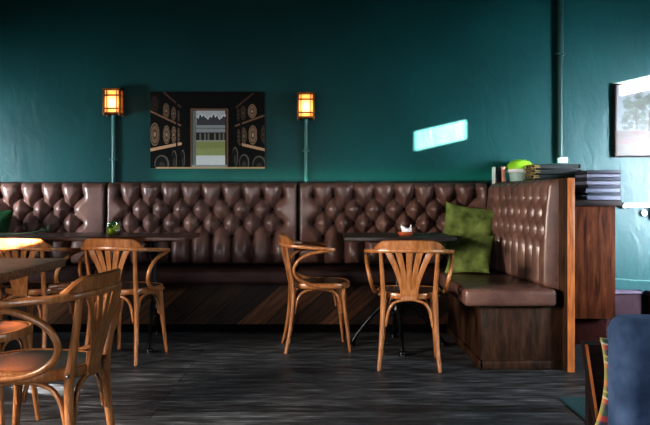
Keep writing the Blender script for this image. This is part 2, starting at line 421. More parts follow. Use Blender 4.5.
def tufted(name, parent, W, H, zb, firstcol, ncol, sp, T, pos, mat, **kw):
    """pos(u, v, h) -> xyz ; h = 0 on the backing, about T(u) on the face"""
    U, V, depth, e, btn = tuft_field(W, H, zb, firstcol, ncol, sp, **kw)
    nu, nv = U.shape; vs = []
    for i in range(nu):
        for j in range(nv):
            t = T(U[i, j], V[i, j])
            vs.append(pos(U[i, j], V[i, j], max(0.0, (t-depth[i, j])*e[i, j])))
    fs = [(i*nv+j, (i+1)*nv+j, (i+1)*nv+j+1, i*nv+j+1) for i in range(nu-1) for j in range(nv-1)]
    a = MB(); a.add(vs, fs)
    # flat backing closes the pad
    b0 = [pos(u, v, -0.01) for u, v in ((0, 0), (W, 0), (W, H), (0, H))]
    a.add(b0, [(0, 1, 2, 3)], False)
    c = [pos(u, v, 0) for u, v in ((0, 0), (W, 0), (W, H), (0, H))]
    a.add(b0+c, [(0, 1, 5, 4), (1, 2, 6, 5), (2, 3, 7, 6), (3, 0, 4, 7)], False)
    o = a.build(name, mat, parent, sharp=False)
    # buttons
    me = None
    for r in btn:
        for (bu, bv) in r:
            t = T(bu, bv) - kw.get('amp', 0.068)*1.30
            p = Vector(pos(bu, bv, t)); q = Vector(pos(bu, bv, t+0.01))
            d = (q-p).normalized()
            if me is None:
                bb = MB(); bb.lathe([(0.0, 0.009), (0.006, 0.0082), (0.0105, 0.005), (0.0125, 0.0), (0.011, -0.004)], seg=12)
                ob = bb.build('button', M['button'], o); me = ob.data
            else:
                ob = bpy.data.objects.new('button', me); COL.objects.link(ob); ob.parent = o
            ob.location = p; ob.rotation_euler = d.to_track_quat('Z', 'Y').to_euler()
    return o

# ------------------------------------------------------------------ main banquette, three sections
ZB = 0.50; ZT = 1.162; BACK = WY-0.03
def bench_section(x0, x1, first, ncol, label):
    t = thing('tufted_bench', label, 'banquette', ((x0+x1)/2, 5.8, 0), 0, None)
    cx = (x0+x1)/2
    W = x1-x0; H = ZT-ZB
    def T(u, v):
        return 0.115 + 0.05*math.exp(-((v-0.10)/0.13)**2) + 0.01*(1-v/H)
    tufted('backrest', t, W, H, ZB, first, ncol, COLSP, T, lambda u, v, h: (x0+u-cx, BACK-h-5.8, ZB+v), M['leather'])
    a = MB(); a.box(x0-cx, x1-cx, BACK-0.0-5.8, WY-5.8-0.003, 0.45, ZT+0.004, 0.004); a.build('back_board', M['darkwood'], t)
    a = MB(); a.box(x0+0.001-cx, x1-0.001-cx, 5.63-5.8, 6.06-5.8, 0.385, 0.50, 0.03, 4); a.build('seat_cushion', M['leather_shaded'], t)
    a = MB(); a.box(x0-cx, x1-cx, 5.80-5.8, 5.83-5.8, 0.045, 0.40); a.build('base_panel', M['chevron'], t)
    a = MB(); a.box(x0-cx, x1-cx, 5.79-5.8, 5.84-5.8, 0.0, 0.06, 0.006); a.build('kick_rail', M['matte'], t)
    a = MB(); a.box(x0-cx, x1-cx, 5.82-5.8, 6.08-5.8, 0.34, 0.39); a.build('seat_board', M['darkwood'], t)
    return t
s_ = 126.5
LB = bench_section(-3.50, -1.750, 1.750-0.20-COLSP*9+0.0+0.0, 10, 'left end section of the brown leather banquette, with the dark green cushion on it')
MBn = bench_section(-1.742, -0.218, 0.10, 9, 'middle section of the brown buttoned leather banquette under the barrel picture')
RB = bench_section(-0.210, 1.30, 0.115, 9, 'right section of the brown buttoned leather banquette behind the light green cushions')

# ------------------------------------------------------------------ wing bench (return towards the camera)
wing = thing('corner_bench', 'short brown leather return bench with oak front at the right end', 'banquette', (1.15, 4.9, 0))
wo = Vector((1.15, 4.9, 0))
WL = 1.20; Y_B = 5.83
def wingpos(u, v, h):
    t = u/WL; w = v/(ZT-0.47)
    back = 1.385*(1-t)+1.447*t      # backing plane
    lean = 0.020*w*t - 0.0*(1-w)
    return (back + lean*0 - h - wo.x, Y_B-u-wo.y, 0.47+v)
def wingT(u, v):
    t = u/WL; w = v/(ZT-0.47)
    return (0.125*(1-t)+0.058*t) + 0.032*(1-w)*(0.4+0.6*t) + 0.012*math.sin(PI*min(1, w*1.1))
tufted('backrest', wing, WL, ZT-0.47, 0.47, 0.09, 9, 0.128, wingT, wingpos, M['leather'], amp=0.036, rnd=0.06)
# end board: runs behind the pad, the light on its front edge painted as a paler strip
a = MB(); a.prism([(1.449, 4.49), (1.497, 4.49), (1.455, 5.84), (1.395, 5.84)], 0.0, 1.163, 0.003); a.xf(Matrix.Translation(-wo)); a.build('end_board', M['oak'], wing)
a = MB(); a.box(1.452, 1.494, 4.482, 4.492, 0.0, 1.163, 0.002); a.xf(Matrix.Translation(-wo)); a.build('lit_edge_strip', M['edge'], wing)
# seat
a = MB(); bm = bmesh.new()
poly = [(0.84, 4.50), (1.395, 4.50), (1.375, 5.628), (0.84, 5.628)]
a.prism(poly, 0.388, 0.492, 0.0); bm.free()
a2 = MB(); 
bm = bmesh.new(); vs = [bm.verts.new((x, y, 0.388)) for x, y in poly]; f = bm.faces.new(vs); r = bmesh.ops.extrude_face_region(bm, geom=[f])
for e in r['geom']:
    if isinstance(e, bmesh.types.BMVert): e.co.z = 0.492
bmesh.ops.recalc_face_normals(bm, faces=bm.faces[:])
bmesh.ops.bevel(bm, geom=bm.edges[:], offset=0.028, segments=4, affect='EDGES', profile=0.55)
a2.frombm(bm); a2.xf(Matrix.Translation(-wo)); a2.build('seat_cushion', M['leather'], wing)
a = MB(); a.prism([(0.95, 4.565), (1.45, 4.565), (1.42, 5.78), (0.95, 5.78)], 0.0, 0.384, 0.003); a.xf(Matrix.Translation(-wo)); a.build('base_panel', M['oak'], wing)
a = MB(); a.box(0.938, 1.449, 4.548, 4.58, 0.0, 0.055, 0.006); a.box(0.936, 0.96, 4.548, 5.78, 0.0, 0.055, 0.006); a.xf(Matrix.Translation(-wo)); a.build('baseboard', M['oak'], wing)

# ------------------------------------------------------------------ counter behind the wing
ct = thing('wooden_counter', 'tall brown wood counter with dark top behind the corner bench', 'counter', (1.75, 5.6, 0))
co = Vector((1.75, 5.6, 0))
a = MB(); a.prism([(1.515, 5.215), (2.02, 5.215), (2.02, 6.05), (1.515, 6.05)], 0.20, 0.985, 0.003); a.xf(Matrix.Translation(-co)); a.build('carcass', M['oak_red'], ct)
a = MB(); a.prism([(1.33, 5.865), (1.50, 5.865), (1.51, 5.195), (2.058, 5.195), (2.058, 6.09), (1.33, 6.09)], 0.983, 1.025, 0.004); a.xf(Matrix.Translation(-co)); a.build('worktop', M['darkwood'], ct)
a = MB(); a.box(1.66, 2.0, 5.32, 6.0, 0.0, 0.21, 0.003); a.xf(Matrix.Translation(-co)); a.build('plinth', M['plinth'], ct)
a = MB(); a.box(1.33, 1.37, 5.98, 6.06, 0.0, 0.985); a.xf(Matrix.Translation(-co)); a.build('support_post', M['darkwood'], ct)

# ------------------------------------------------------------------ chairs
def make_chair():
    t = thing('bentwood_armchair', 'x', 'chair')
    def raily(x): return -0.268 + 1.1*x*x + 11.0*x**4
    half = [(0, raily(0), .728), (.08, raily(.08), .727), (.15, raily(.15), .724), (.205, raily(.205), .720), (.245, -.125, .715), (.262, -.040, .708), (.262, .03, .702), (.248, .078, .698)]
    path = [(-x, y, z) for x, y, z in half[::-1]] + half[1:]
    wh = [(.010, .009)] + [(.017, .011)]*1 + [(.019, .012)]*(len(path)-4) + [(.017, .011)] + [(.010, .009)]
    a = MB(); a.sweep(path, wh, 6, 16); a.build('arm_rail', M['bent'], t)
    # crest
    a = MB(); n = 28; vs = []
    for i in range(n+1):
        x = -.212 + .424*i/n; y = raily(x)*0.985-0.001
        k = abs(x)
        top = .7905 - .004*(k/.15)**2 if k < .15 else .7865 - .045*((k-.15)/.062)**1.7
        bot = .734
        th = .012
        ny = -0.012
        prof = [(y+th, bot), (y-th, bot), (y-th-.004, (bot+top)/2), (y-th-.006, top-.006), (y-.006, top), (y+th-.008, top-.006), (y+th-.004, (bot+top)/2)]
        for (yy, zz) in prof: vs.append((x, yy, zz))
    m_ = 7
    fs = [(i*m_+k, i*m_+(k+1) % m_, (i+1)*m_+(k+1) % m_, (i+1)*m_+k) for i in range(n) for k in range(m_)]
    fs += [tuple(range(m_)), tuple(n*m_+k for k in range(m_))]
    a.add(vs, fs); a.build('crest_rail', M['bent'], t, sharp=True)
    # rear legs with posts
    for s in (-1, 1):
        a = MB(); a.tube([(s*.170, -.236, .722), (s*.165, -.222, .62), (s*.158, -.202, .50), (s*.157, -.192, .43), (s*.161, -.196, .30), (s*.170, -.216, .14), (s*.182, -.246, .0)], [.0125, .0135, .015, .0175, .016, .0145, .0115], 12, 5)
        lg = a.build('leg', M['bent'], t)
        b = MB(); b.lathe([(.0, .006), (.005, .005), (.007, 0), (.007, -.004)], seg=10)
        bo = b.build('bolt', M['bolt'], lg); bo.location = (s*.178, -.194, .452); bo.rotation_euler = (0, s*PI/2, 0)
    for s in (-1, 1):
        a = MB(); a.tube([(s*.150, .145, .448), (s*.152, .150, .38), (s*.160, .163, .25), (s*.178, .190, .0)], [.0185, .018, .0155, .0105], 12, 5)
        a.build('leg', M['bent'], t)
    # seat
    def outline(sc_, k=40):
        o_ = []
        for i in range(k):
            an = 2*PI*i/k; c, s = math.cos(an), math.sin(an)
            x = math.copysign(abs(c)**.78, c)*.208; y = math.copysign(abs(s)**.78, s)*.208
            x *= .955+.10*(y/.208); o_.append((x*sc_, y*sc_+.0))
        return o_
    k = 40; vs = []
    rings = [(.93, .452), (.93, .4625), (.90, .4640), (.8, .4615), (.5, .4585), (.2, .458)]
    for sc_, z in rings: vs += [(x, y, z) for x, y in outline(sc_, k)]
    fs = [(r*k+i, r*k+(i+1) % k, (r+1)*k+(i+1) % k, (r+1)*k+i) for r in range(len(rings)-1) for i in range(k)]
    fs += [tuple(range(k)), tuple((len(rings)-1)*k+i for i in range(k))]
    a = MB(); a.add(vs, fs); a.build('seat', M['seat'], t, sharp=False)
    vs = []; rings = [(.90, .430), (.985, .429), (1.0, .435), (1.0, .460), (.985, .466), (.935, .466), (.93, .46), (.88, .455)]
    for sc_, z in rings: vs += [(x, y, z) for x, y in outline(sc_, k)]
    R = len(rings)
    fs = [(r*k+i, r*k+(i+1) % k, ((r+1) % R)*k+(i+1) % k, ((r+1) % R)*k+i) for r in range(R) for i in range(k)]
    a = MB(); a.add(vs, fs); a.build('seat_frame', M['bent'], t, sharp=False)
    # fan of slats
    for (xt, xb) in ((-.128, -.040), (-.065, -.020), (0, 0), (.065, .020), (.128, .040)):
        pts = []; wh = []
        for q in range(9):
            f_ = q/8; x = xb+(xt-xb)*f_**1.7; z = .445+(.722-.445)*f_
            y = -.205+(raily(x)*.99+.205)*f_ - .004
            pts.append((x, y, z)); wh.append((.0115+.0085*f_, .0045))
        a = MB(); a.sweep(pts, wh, 2, 12, up=(0, -1, 0)); a.build('slat', M['bent'], t)
    a = MB(); a.sweep([(0, -.208, .425), (0, -.207, .46), (0, -.209, .51)], [(.048, .0065), (.05, .007), (.05, .005)], 3, 16, up=(0, -1, 0)); a.build('splat_foot', M['bent'], t)
    # bentwood arm loops
    for s in (-1, 1):
        pts = [(.252, .070, .690), (.262, .01, .688), (.264, -.08, .672), (.256, -.155, .635), (.243, -.190, .580), (.230, -.180, .525), (.220, -.125, .480), (.214, -.05, .455), (.212, .03, .446), (.206, .09, .445)]
        a = MB(); a.tube([(s*x, y, z) for x, y, z in pts], [.009, .0115, .012, .0125, .0125, .0125, .012, .0115, .011, .008], 12, 5); a.build('arm_loop', M['bent'], t)
    # arched braces below the seat
    def brace(p0, p1):
        p0 = Vector(p0); p1 = Vector(p1); q = []
        for f_, z in ((0, .262), (.02, .31), (.07, .365), (.17, .405), (.35, .422), (.5, .425), (.65, .422), (.83, .405), (.93, .365), (.98, .31), (1, .262)):
            p = p0.lerp(p1, f_); q.append((p.x, p.y, z))
        a = MB(); a.tube(q, [.007]+[.0092]*9+[.007], 10, 3); a.build('brace', M['bent'], t)
    brace((-.140, -.200, 0), (.140, -.200, 0)); brace((-.140, .150, 0), (.140, .150, 0))
    brace((-.158, -.182, 0), (-.160, .135, 0)); brace((.158, -.182, 0), (.160, .135, 0))
    return t
chairs = [
    (0.530, 4.735, -6, 'bentwood armchair seen from behind, in front of the right table'),
    (-0.038, 5.215, -84, 'bentwood armchair seen side-on, standing alone between the two far tables'),
    (-1.290, 4.930, -14, 'bentwood armchair with its back to us, at the long table below the lime bowl'),
    (-1.880, 4.930, -11, 'bentwood armchair whose top rail is whitened by sun, at the left frame edge'),
    (-1.038, 2.706, 84, 'large foreground bentwood armchair facing left at the worn grey table'),
    (-1.545, 3.360, -92, 'bentwood chair at the far side of the near table, only its seat edge showing'),
]
proto = make_chair()
for i, (x, y, rz, lab) in enumerate(chairs):
    o = proto if i == 0 else copy_tree(proto)
    o.location = (x, y, 0); o.rotation_euler = (0, 0, math.radians(rz)); o['label'] = lab; o['group'] = 'bentwood cafe armchairs'

# ------------------------------------------------------------------ tables
def pedestal(parent, ox=0, oy=0, h=0.74, rot=0.0, ks=range(4)):
    a = MB(); c = (ox, oy, 0)
    a.lathe([(.020, .22), (.034, .235), (.040, .26), (.026, .285), (.020, .31), (.030, .33), (.024, .35), (.019, .38), (.018, .60), (.024, .63), (.034, .645), (.024, .66), (.022, h-.03), (.05, h-.015), (.05, h-.01)], c, 20)
    a.build('column', M['iron'], parent)
    a = MB(); a.box(ox-.20, ox+.20, oy-.02, oy+.02, h-.022, h, .003); a.box(ox-.02, ox+.02, oy-.20, oy+.20, h-.022, h, .003); a.build('top_bracket', M['iron'], parent)
    for k in ks:
        an = rot+k*PI/2; ca, sa = math.cos(an), math.sin(an)
        prof = [(.02, .30), (.07, .305), (.13, .265), (.20, .190), (.26, .115), (.300, .060), (.318, .025)]
        a = MB(); a.tube([(ox+r*ca, oy+r*sa, z) for r, z in prof], [.020, .019, .016, .014, .0125, .013, .014], 10, 4)
        a.tube([(ox+r*ca, oy+r*sa, z) for r, z in [(.02, .235), (.07, .215), (.12, .22), (.17, .20), (.20, .19)]], [.012, .010, .010, .009, .008], 8, 4)
        lg = a.build('leg', M['iron'], parent)
        b = MB(); b.lathe([(.014, .035), (.024, .028), (.027, .016), (.018, .010), (.022, .004), (.022, .0)], (ox+.322*ca, oy+.322*sa, 0), 14); b.build('foot', M['iron'], lg)
def top(parent, poly, z0, z1, m):
    a = MB(); a.prism(poly, z0, z1, .004); a.build('tabletop', m, parent)
t1 = thing('cafe_table', 'long dark red-brown cafe table on cast iron pedestals behind the left chairs', 'table', (-1.75, 5.3, 0))
top(t1, [(-0.95, -0.30), (0.817, -0.30), (0.817, 0.30), (-0.95, 0.30)], 0.750, 0.780, M['table'])
pedestal(t1, 0.53, 0.06, 0.75, 0.12, (1, 3)); pedestal(t1, -0.60, 0.06, 0.75, 0, (1, 3))
t2 = thing('cafe_table', 'small dark square cafe table by the corner bench, white napkin on it', 'table', (0.50, 5.29, 0))
top(t2, [(-0.37, -0.29), (0.38, -0.29), (0.38, 0.31), (-0.37, 0.31)], 0.750, 0.780, M['table_dark'])
pedestal(t2, 0.01, -0.02, 0.75)
t3 = thing('cafe_table', 'worn grey-brown plank table nearest the camera at the left edge', 'table', (-1.44, 2.75, 0))
top(t3, [(-0.30, -0.65), (0.29, -0.65), (0.29, 0.58), (-0.30, 0.58)], 0.745, 0.780, M['table_grey'])
pedestal(t3, -0.12, -0.12, 0.745, PI/4)

# ------------------------------------------------------------------ things on tables
d = thing('candle_dish', 'small round terracotta dish on the right cafe table', 'dish', (0.555, 5.17, 0.78))
a = MB(); a.lathe([(.038, 0), (.046, .004), (.052, .020), (.056, .026), (.052, .028), (.046, .020), (.036, .012), (0, .011)], seg=28); a.build('bowl', M['terracotta'], d)
a = MB(); vs = []; n = 26
for i in range(n+1):
    for j in range(9):
        an = 2*PI*i/n; z = .012+.050*j/8
        r = .032+.006*math.sin(an*3+j*.5)+.006*j/8
        zz = z + (j/8)*(.012*math.cos(an*2)+.006*math.sin(an*5))
        vs.append((.555+.006+r*math.cos(an)*(1.0), 5.17+r*math.sin(an)*.6, .78+zz))
fs = [(i*9+j, (i+1)*9+j, (i+1)*9+j+1, i*9+j+1) for i in range(n) for j in range(8)]
a.add(vs, fs); a.add([(.561, 5.17, .80)]+[vs[i*9+4] for i in range(n)], [(0, 1+i, 1+(i+1) % n) for i in range(n)])
tag(a.build('paper_napkin', M['whitecloth']), 'crumpled white napkin standing in the terracotta dish', 'napkin')
a = MB(); a.tube([(.62, 5.20, .7835), (.66, 5.21, .789), (.70, 5.2, .786)], [.0018, .002, .0015], 6, 4)
for s in (-1, 1):
    a.add([(.66, 5.21, .789), (.685, 5.21+s*.015, .793), (.71, 5.21+s*.01, .788), (.685, 5.205, .788)], [(0, 1, 2, 3)])
tag(a.build('leaf_sprig', M['leaf']), 'small green sprig lying right of the terracotta dish', 'sprig')

gx, gy = -1.455, 5.16
g = thing('glass_bowl', 'small glass bowl holding limes on the long table', 'bowl', (gx, gy, .78))
a = MB(); a.lathe([(.030, 0), (.040, .004), (.052, .03), (.056, .06), (.052, .095), (.049, .095), (.053, .06), (.049, .032), (.037, .009), (0, .007)], seg=32); a.build('bowl', M['glass'], g)
for i, (dx, dy, dz, r, lab, m_, cat) in enumerate(((-.016, -.018, .034, .0265, 'bright yellow-green lime at the bottom of the glass bowl', 'lime', 'lime'), (.022, -.004, .055, .023, 'pale cut lime at the right of the glass bowl', 'lemon', 'lime'), (-.010, .012, .078, .024, 'dark green lime on top in the glass bowl', 'leaf', 'lime'))):
    a = MB(); a.lathe([(0, -r*1.15), (r*.25, -r*1.05), (r*.6, -r*.8), (r*.9, -r*.4), (r, 0), (r*.9, r*.4), (r*.6, r*.8), (r*.25, r*1.05), (0, r*1.15)], seg=18)
    a.xf(Matrix.Rotation(0.9+i, 4, 'X'))
    o = a.build('lime', M[m_]); o.location = (gx+dx, gy+dy, .78+dz); tag(o, lab, cat)

sp = thing('leaf_sprig', 'long pale green stem with leaves lying on the left end of the long table', 'sprig', (-2.1, 5.25, .78))
a = MB(); a.tube([(-.45, .02, .004), (-.2, .0, .006), (-.02, .0, .012), (.10, .01, .030), (.14, .01, .036)], [.0025, .003, .003, .0025, .0018], 8, 5); a.build('stem', M['stem'], sp)
for (x, z, an) in ((.06, .024, .8), (.10, .030, -.5), (.135, .036, .3), (.15, .038, -1.0)):
    a = MB(); L = .038
    a.add([(0, 0, 0), (L*.4, .009, .004), (L, 0, .006), (L*.4, -.009, .004)], [(0, 1, 2, 3)])
    a.xf(Matrix.Translation((x, .01, z)) @ Matrix.Rotation(an, 4, 'Y') @ Matrix.Rotation(1.0, 4, 'X')); a.build('leaf', M['leaf'], sp)

# ------------------------------------------------------------------ cushions
def pillow(name, m, w, h, t, loc, rot, n=30, colfn=None, pinch=.10):
    vs = []; cols = []
    for side in (1, -1):
        for i in range(n+1):
            for j in range(n+1):
                u = i/n*2-1; v = j/n*2-1
                k = (1-abs(u)**2.6)*(1-abs(v)**2.6)
                px = u*(1-pinch*(1-v*v)*abs(u)**2); pz = v*(1-pinch*(1-u*u)*abs(v)**2)
                y = side*(t/2*max(k, 0)**.55 + .004)
                y += .006*math.sin(u*5+v*3)*k + .004*math.sin(u*11-v*7)*k
                vs.append((px*w/2, y, pz*h/2)); 
                if colfn: cols.append(colfn(u, v))
    S = (n+1)*(n+1); fs = []
    for s in (0, 1):
        for i in range(n):
            for j in range(n):
                q = [s*S+i*(n+1)+j, s*S+(i+1)*(n+1)+j, s*S+(i+1)*(n+1)+j+1, s*S+i*(n+1)+j+1]
                fs.append(q if s else q[::-1])
    ring = [i*(n+1) for i in range(n+1)] + [n*(n+1)+j for j in range(1, n+1)] + [i*(n+1)+n for i in range(n-1, -1, -1)] + [j for j in range(n-1, 0, -1)]
    for k in range(len(ring)):
        p, q = ring[k], ring[(k+1) % len(ring)]; fs.append((p, q, q+S, p+S))
    a = MB(); a.add(vs, fs); o = a.build(name, m, sharp=False)
    if colfn:
        ca = o.data.color_attributes.new('Col', 'FLOAT_COLOR', 'POINT')
        ca.data.foreach_set('color', [x for c in cols for x in (c[0], c[1], c[2], 1)])
    o.location = loc; o.rotation_euler = rot
    return o
R = math.radians
o = pillow('throw_cushion', M['green'], .41, .42, .13, (1.095, 5.74, .775), (R(-10), R(9), R(-12))); tag(o, 'larger green velvet cushion propped in the banquette corner, behind the other', 'cushion')
o = pillow('throw_cushion', M['green'], .35, .30, .11, (1.05, 5.45, .625), (R(-30), R(-4), R(-34))); tag(o, 'smaller green velvet cushion leaning in front of the larger green one', 'cushion')
o = pillow('throw_cushion', M['darkgreen'], .42, .44, .14, (-2.62, 5.72, .745), (R(-12), R(4), R(6))); tag(o, 'dark green cushion at the far left of the banquette, cut by the frame', 'cushion')

# ------------------------------------------------------------------ pictures (painted meshes)
def canvas(W, H, bg):
    return np.ones((H, W, 3))*np.array(bg, float)
def ell(A, cx, cy, rx, ry, col, al=1.0):
    yy, xx = np.mgrid[0:A.shape[0], 0:A.shape[1]]
    m_ = ((xx-cx)/rx)**2+((yy-cy)/ry)**2 <= 1; A[m_] = A[m_]*(1-al)+np.array(col, float)*al
def rect(A, x0, y0, x1, y1, col): A[int(y0):int(y1), int(x0):int(x1)] = col
def line(A, x0, y0, x1, y1, w, col):
    yy, xx = np.mgrid[0:A.shape[0], 0:A.shape[1]]
    dx, dy = x1-x0, y1-y0; t = np.clip(((xx-x0)*dx+(yy-y0)*dy)/(dx*dx+dy*dy), 0, 1)
    A[np.hypot(xx-(x0+t*dx), yy-(y0+t*dy)) <= w/2] = col
def picture_mesh(name, A, w, h, mat, parent):
    nh, nw, _ = A.shape; a = MB()
    vs = [(-w/2+w*(i+.5-.5)/(nw-1), 0, h/2-h*j/(nh-1)) for j in range(nh) for i in range(nw)]
    fs = [(j*nw+i, (j+1)*nw+i, (j+1)*nw+i+1, j*nw+i+1) for j in range(nh-1) for i in range(nw-1)]
    a.add(vs, fs, False); o = a.build(name, mat, parent, sharp=False)
    ca = o.data.color_attributes.new('Col', 'FLOAT_COLOR', 'POINT')
    L = np.clip(A, 0, 255)/255.0; L = np.where(L <= .04045, L/12.92, ((L+.055)/1.055)**2.4)
    ca.data.foreach_set('color', np.dstack([L, np.ones(L.shape[:2])]).reshape(-1).astype(np.float32))
    return o
def barrels():
    S = 0.5; W, H = 268, 181
    A = canvas(W, H, (11, 10, 10))
    X = lambda x: (x-32)*S
    Y = lambda y: (y-30)*S
    E = lambda cx, cy, rx, ry, c: ell(A, X(cx), Y(cy), rx*S, ry*S, c)
    Lf = lambda x0, y0, x1, y1, w, c: line(A, X(x0), Y(y0), X(x1), Y(y1), w*S, c)
    Rc = lambda x0, y0, x1, y1, c: rect(A, X(x0), Y(y0), X(x1), Y(y1), c)
    def barrel(cx, cy, rx, ry, k):
        E(cx, cy, rx, ry, (128*k, 108*k, 88*k)); E(cx, cy, rx*.88, ry*.9, (44*k, 36*k, 30*k)); E(cx, cy, rx*.76, ry*.8, (112*k, 88*k, 68*k)); E(cx, cy, rx*.45, ry*.42, (70*k, 56*k, 46*k))
        E(cx, cy, rx*.25, ry*.22, (140*k, 124*k, 104*k))
    for cx, cy, rx, ry, k in ((52, 90, 19, 40, .35), (105, 120, 15, 36, .8), (140, 133, 11, 32, .75), (163, 145, 6, 27, .6), (52, 230, 22, 54, .9), (107, 232, 16, 44, .95), (141, 232, 11, 39, .95), (163, 233, 7, 34, .8),
                              (507, 122, 20, 33, 1), (465, 130, 13, 34, .55), (442, 138, 8, 30, .5), (510, 233, 20, 45, 1), (468, 238, 13, 40, .75), (444, 240, 8, 35, .6), (560, 230, 13, 42, .55)):
        barrel(cx, cy, rx, ry, k)
    for cx, cy, rx, ry in ((85, 368, 34, 42), (143, 350, 13, 46), (183, 345, 10, 44), (428, 335, 14, 46), (470, 362, 24, 40), (540, 372, 32, 42)):
        E(cx, cy, rx, ry, (84, 74, 66)); E(cx-2, cy+3, rx*.82, ry*.9, (22, 20, 19))
        E(cx, cy+12, rx*.45, ry*.5, (50, 44, 40))
    Lf(32, 122, 172, 188, 8, (110, 82, 62)); Lf(32, 303, 172, 274, 14, (168, 134, 104)); Lf(95, 34, 172, 102, 7, (72, 54, 42))
    Lf(430, 190, 568, 140, 8, (100, 76, 58)); Lf(455, 277, 568, 303, 13, (160, 126, 96)); Lf(432, 104, 512, 38, 7, (70, 52, 42))
    Lf(155, 60, 155, 300, 6, (14, 12, 12)); Lf(455, 160, 455, 300, 6, (14, 12, 12))
    # doorway
    Rc(220, 110, 396, 386, (98, 70, 54)); Rc(228, 118, 388, 386, (30, 26, 24))
    Rc(230, 120, 248, 384, (92, 98, 92))
    Rc(247, 120, 383, 200, (148, 150, 150))
    yy, xx = np.mgrid[0:H, 0:W]
    ridge = Y(158) - 9*np.abs(np.sin(xx*.11+1.0)) - 4*np.abs(np.sin(xx*.31))
    m_ = (xx >= X(247)) & (xx < X(383)) & (yy > ridge) & (yy < Y(200)); A[m_] = (62, 60, 62)
    m2 = m_ & (yy < ridge+4+2*np.sin(xx*.8)); A[m2] = (172, 172, 174)
    Rc(247, 188, 383, 222, (122, 124, 124)); Rc(247, 200, 383, 206, (98, 98, 98)); Rc(247, 222, 383, 268, (38, 37, 34))
    for x in (262, 284, 300, 330, 352, 370): Rc(x, 226, x+9, 266, (96, 94, 84))
    Rc(247, 258, 383, 266, (126, 124, 112)); Rc(247, 266, 383, 330, (112, 118, 74)); Rc(247, 296, 383, 330, (122, 126, 82)); Rc(247, 330, 383, 382, (172, 168, 168))
    Rc(60, 385, 568, 392, (158, 128, 92)); Rc(226, 375, 390, 384, (120, 116, 120))
    A += np.random.normal(0, 4, A.shape[:2])[..., None]
    return A
def landscape():
    W, H = 150, 110
    yy, xx = np.mgrid[0:H, 0:W]; u = xx/W; v = yy/H
    A = np.ones((H, W, 3))*np.array((186, 200, 206.)) + (v*20)[..., None]
    rs = np.random.RandomState(3)
    for _ in range(420):
        cx = rs.uniform(.05, 1.0); base = .62
        hgt = .22+.28*abs(math.sin(cx*5+.4))
        cy = base-rs.uniform(0, hgt); r = rs.uniform(1.5, 5.5); g = rs.uniform(.7, 1.12)
        ell(A, cx*W, cy*H, r, r*.8, (118*g, 134*g, 112*g), .55)
    for _ in range(14):
        cx = rs.uniform(.1, .95); line(A, cx*W, .66*H, (cx+rs.uniform(-.03, .03))*W, .3*H, 1.2, (110, 92, 78))
    m_ = v > .64; A[m_] = (168, 156, 150)
    for _ in range(160):
        ell(A, rs.uniform(0, 1)*W, rs.uniform(.64, .95)*H, rs.uniform(3, 12), rs.uniform(.6, 1.8), (rs.uniform(140, 190), rs.uniform(110, 160), rs.uniform(110, 150)), .5)
    for _ in range(60):
        ell(A, rs.uniform(0, 1)*W, rs.uniform(.86, 1)*H, rs.uniform(3, 9), rs.uniform(1, 3), (130, 138, 112), .5)
    return A
M['print'] = vcol_mat('photo_print', .6, 0.0, .1); M['print2'] = vcol_mat('landscape_print', .4, .0, .2)
PW, PH = .925, .622
pic = thing('barrel_picture', 'large dark canvas picture of barrel racks and an open doorway', 'picture', (-.949, WY-.02, 1.585))
picture_mesh('printed_face', barrels(), PW, PH, M['print'], pic).location = (0, -.0155, 0)
a = MB(); a.box(-PW/2, PW/2, -.014, .018, -PH/2, PH/2, .002); a.build('stretcher_frame', M['black'], pic)
pic2 = thing('landscape_picture', 'pale framed landscape picture at the right edge, sunlight across its top', 'picture', (2.84, WY-.02, 1.664))
picture_mesh('printed_face', landscape()*.47, .96, .57, M['print2'], pic2).location = (0, -.016, 0)
a = MB()
for (x0, x1, z0, z1) in ((-.50, -.484, -.297, .297), (.484, .50, -.297, .297), (-.484, .484, .289, .297), (-.484, .484, -.297, -.289)):
    a.box(x0, x1, -.025, .018, z0, z1, .002)
a.build('frame', M['darkwood'], pic2)
a = MB(); a.box(-.478, .478, -.012, .015, -.285, .285); a.build('backing', M['white'], pic2)

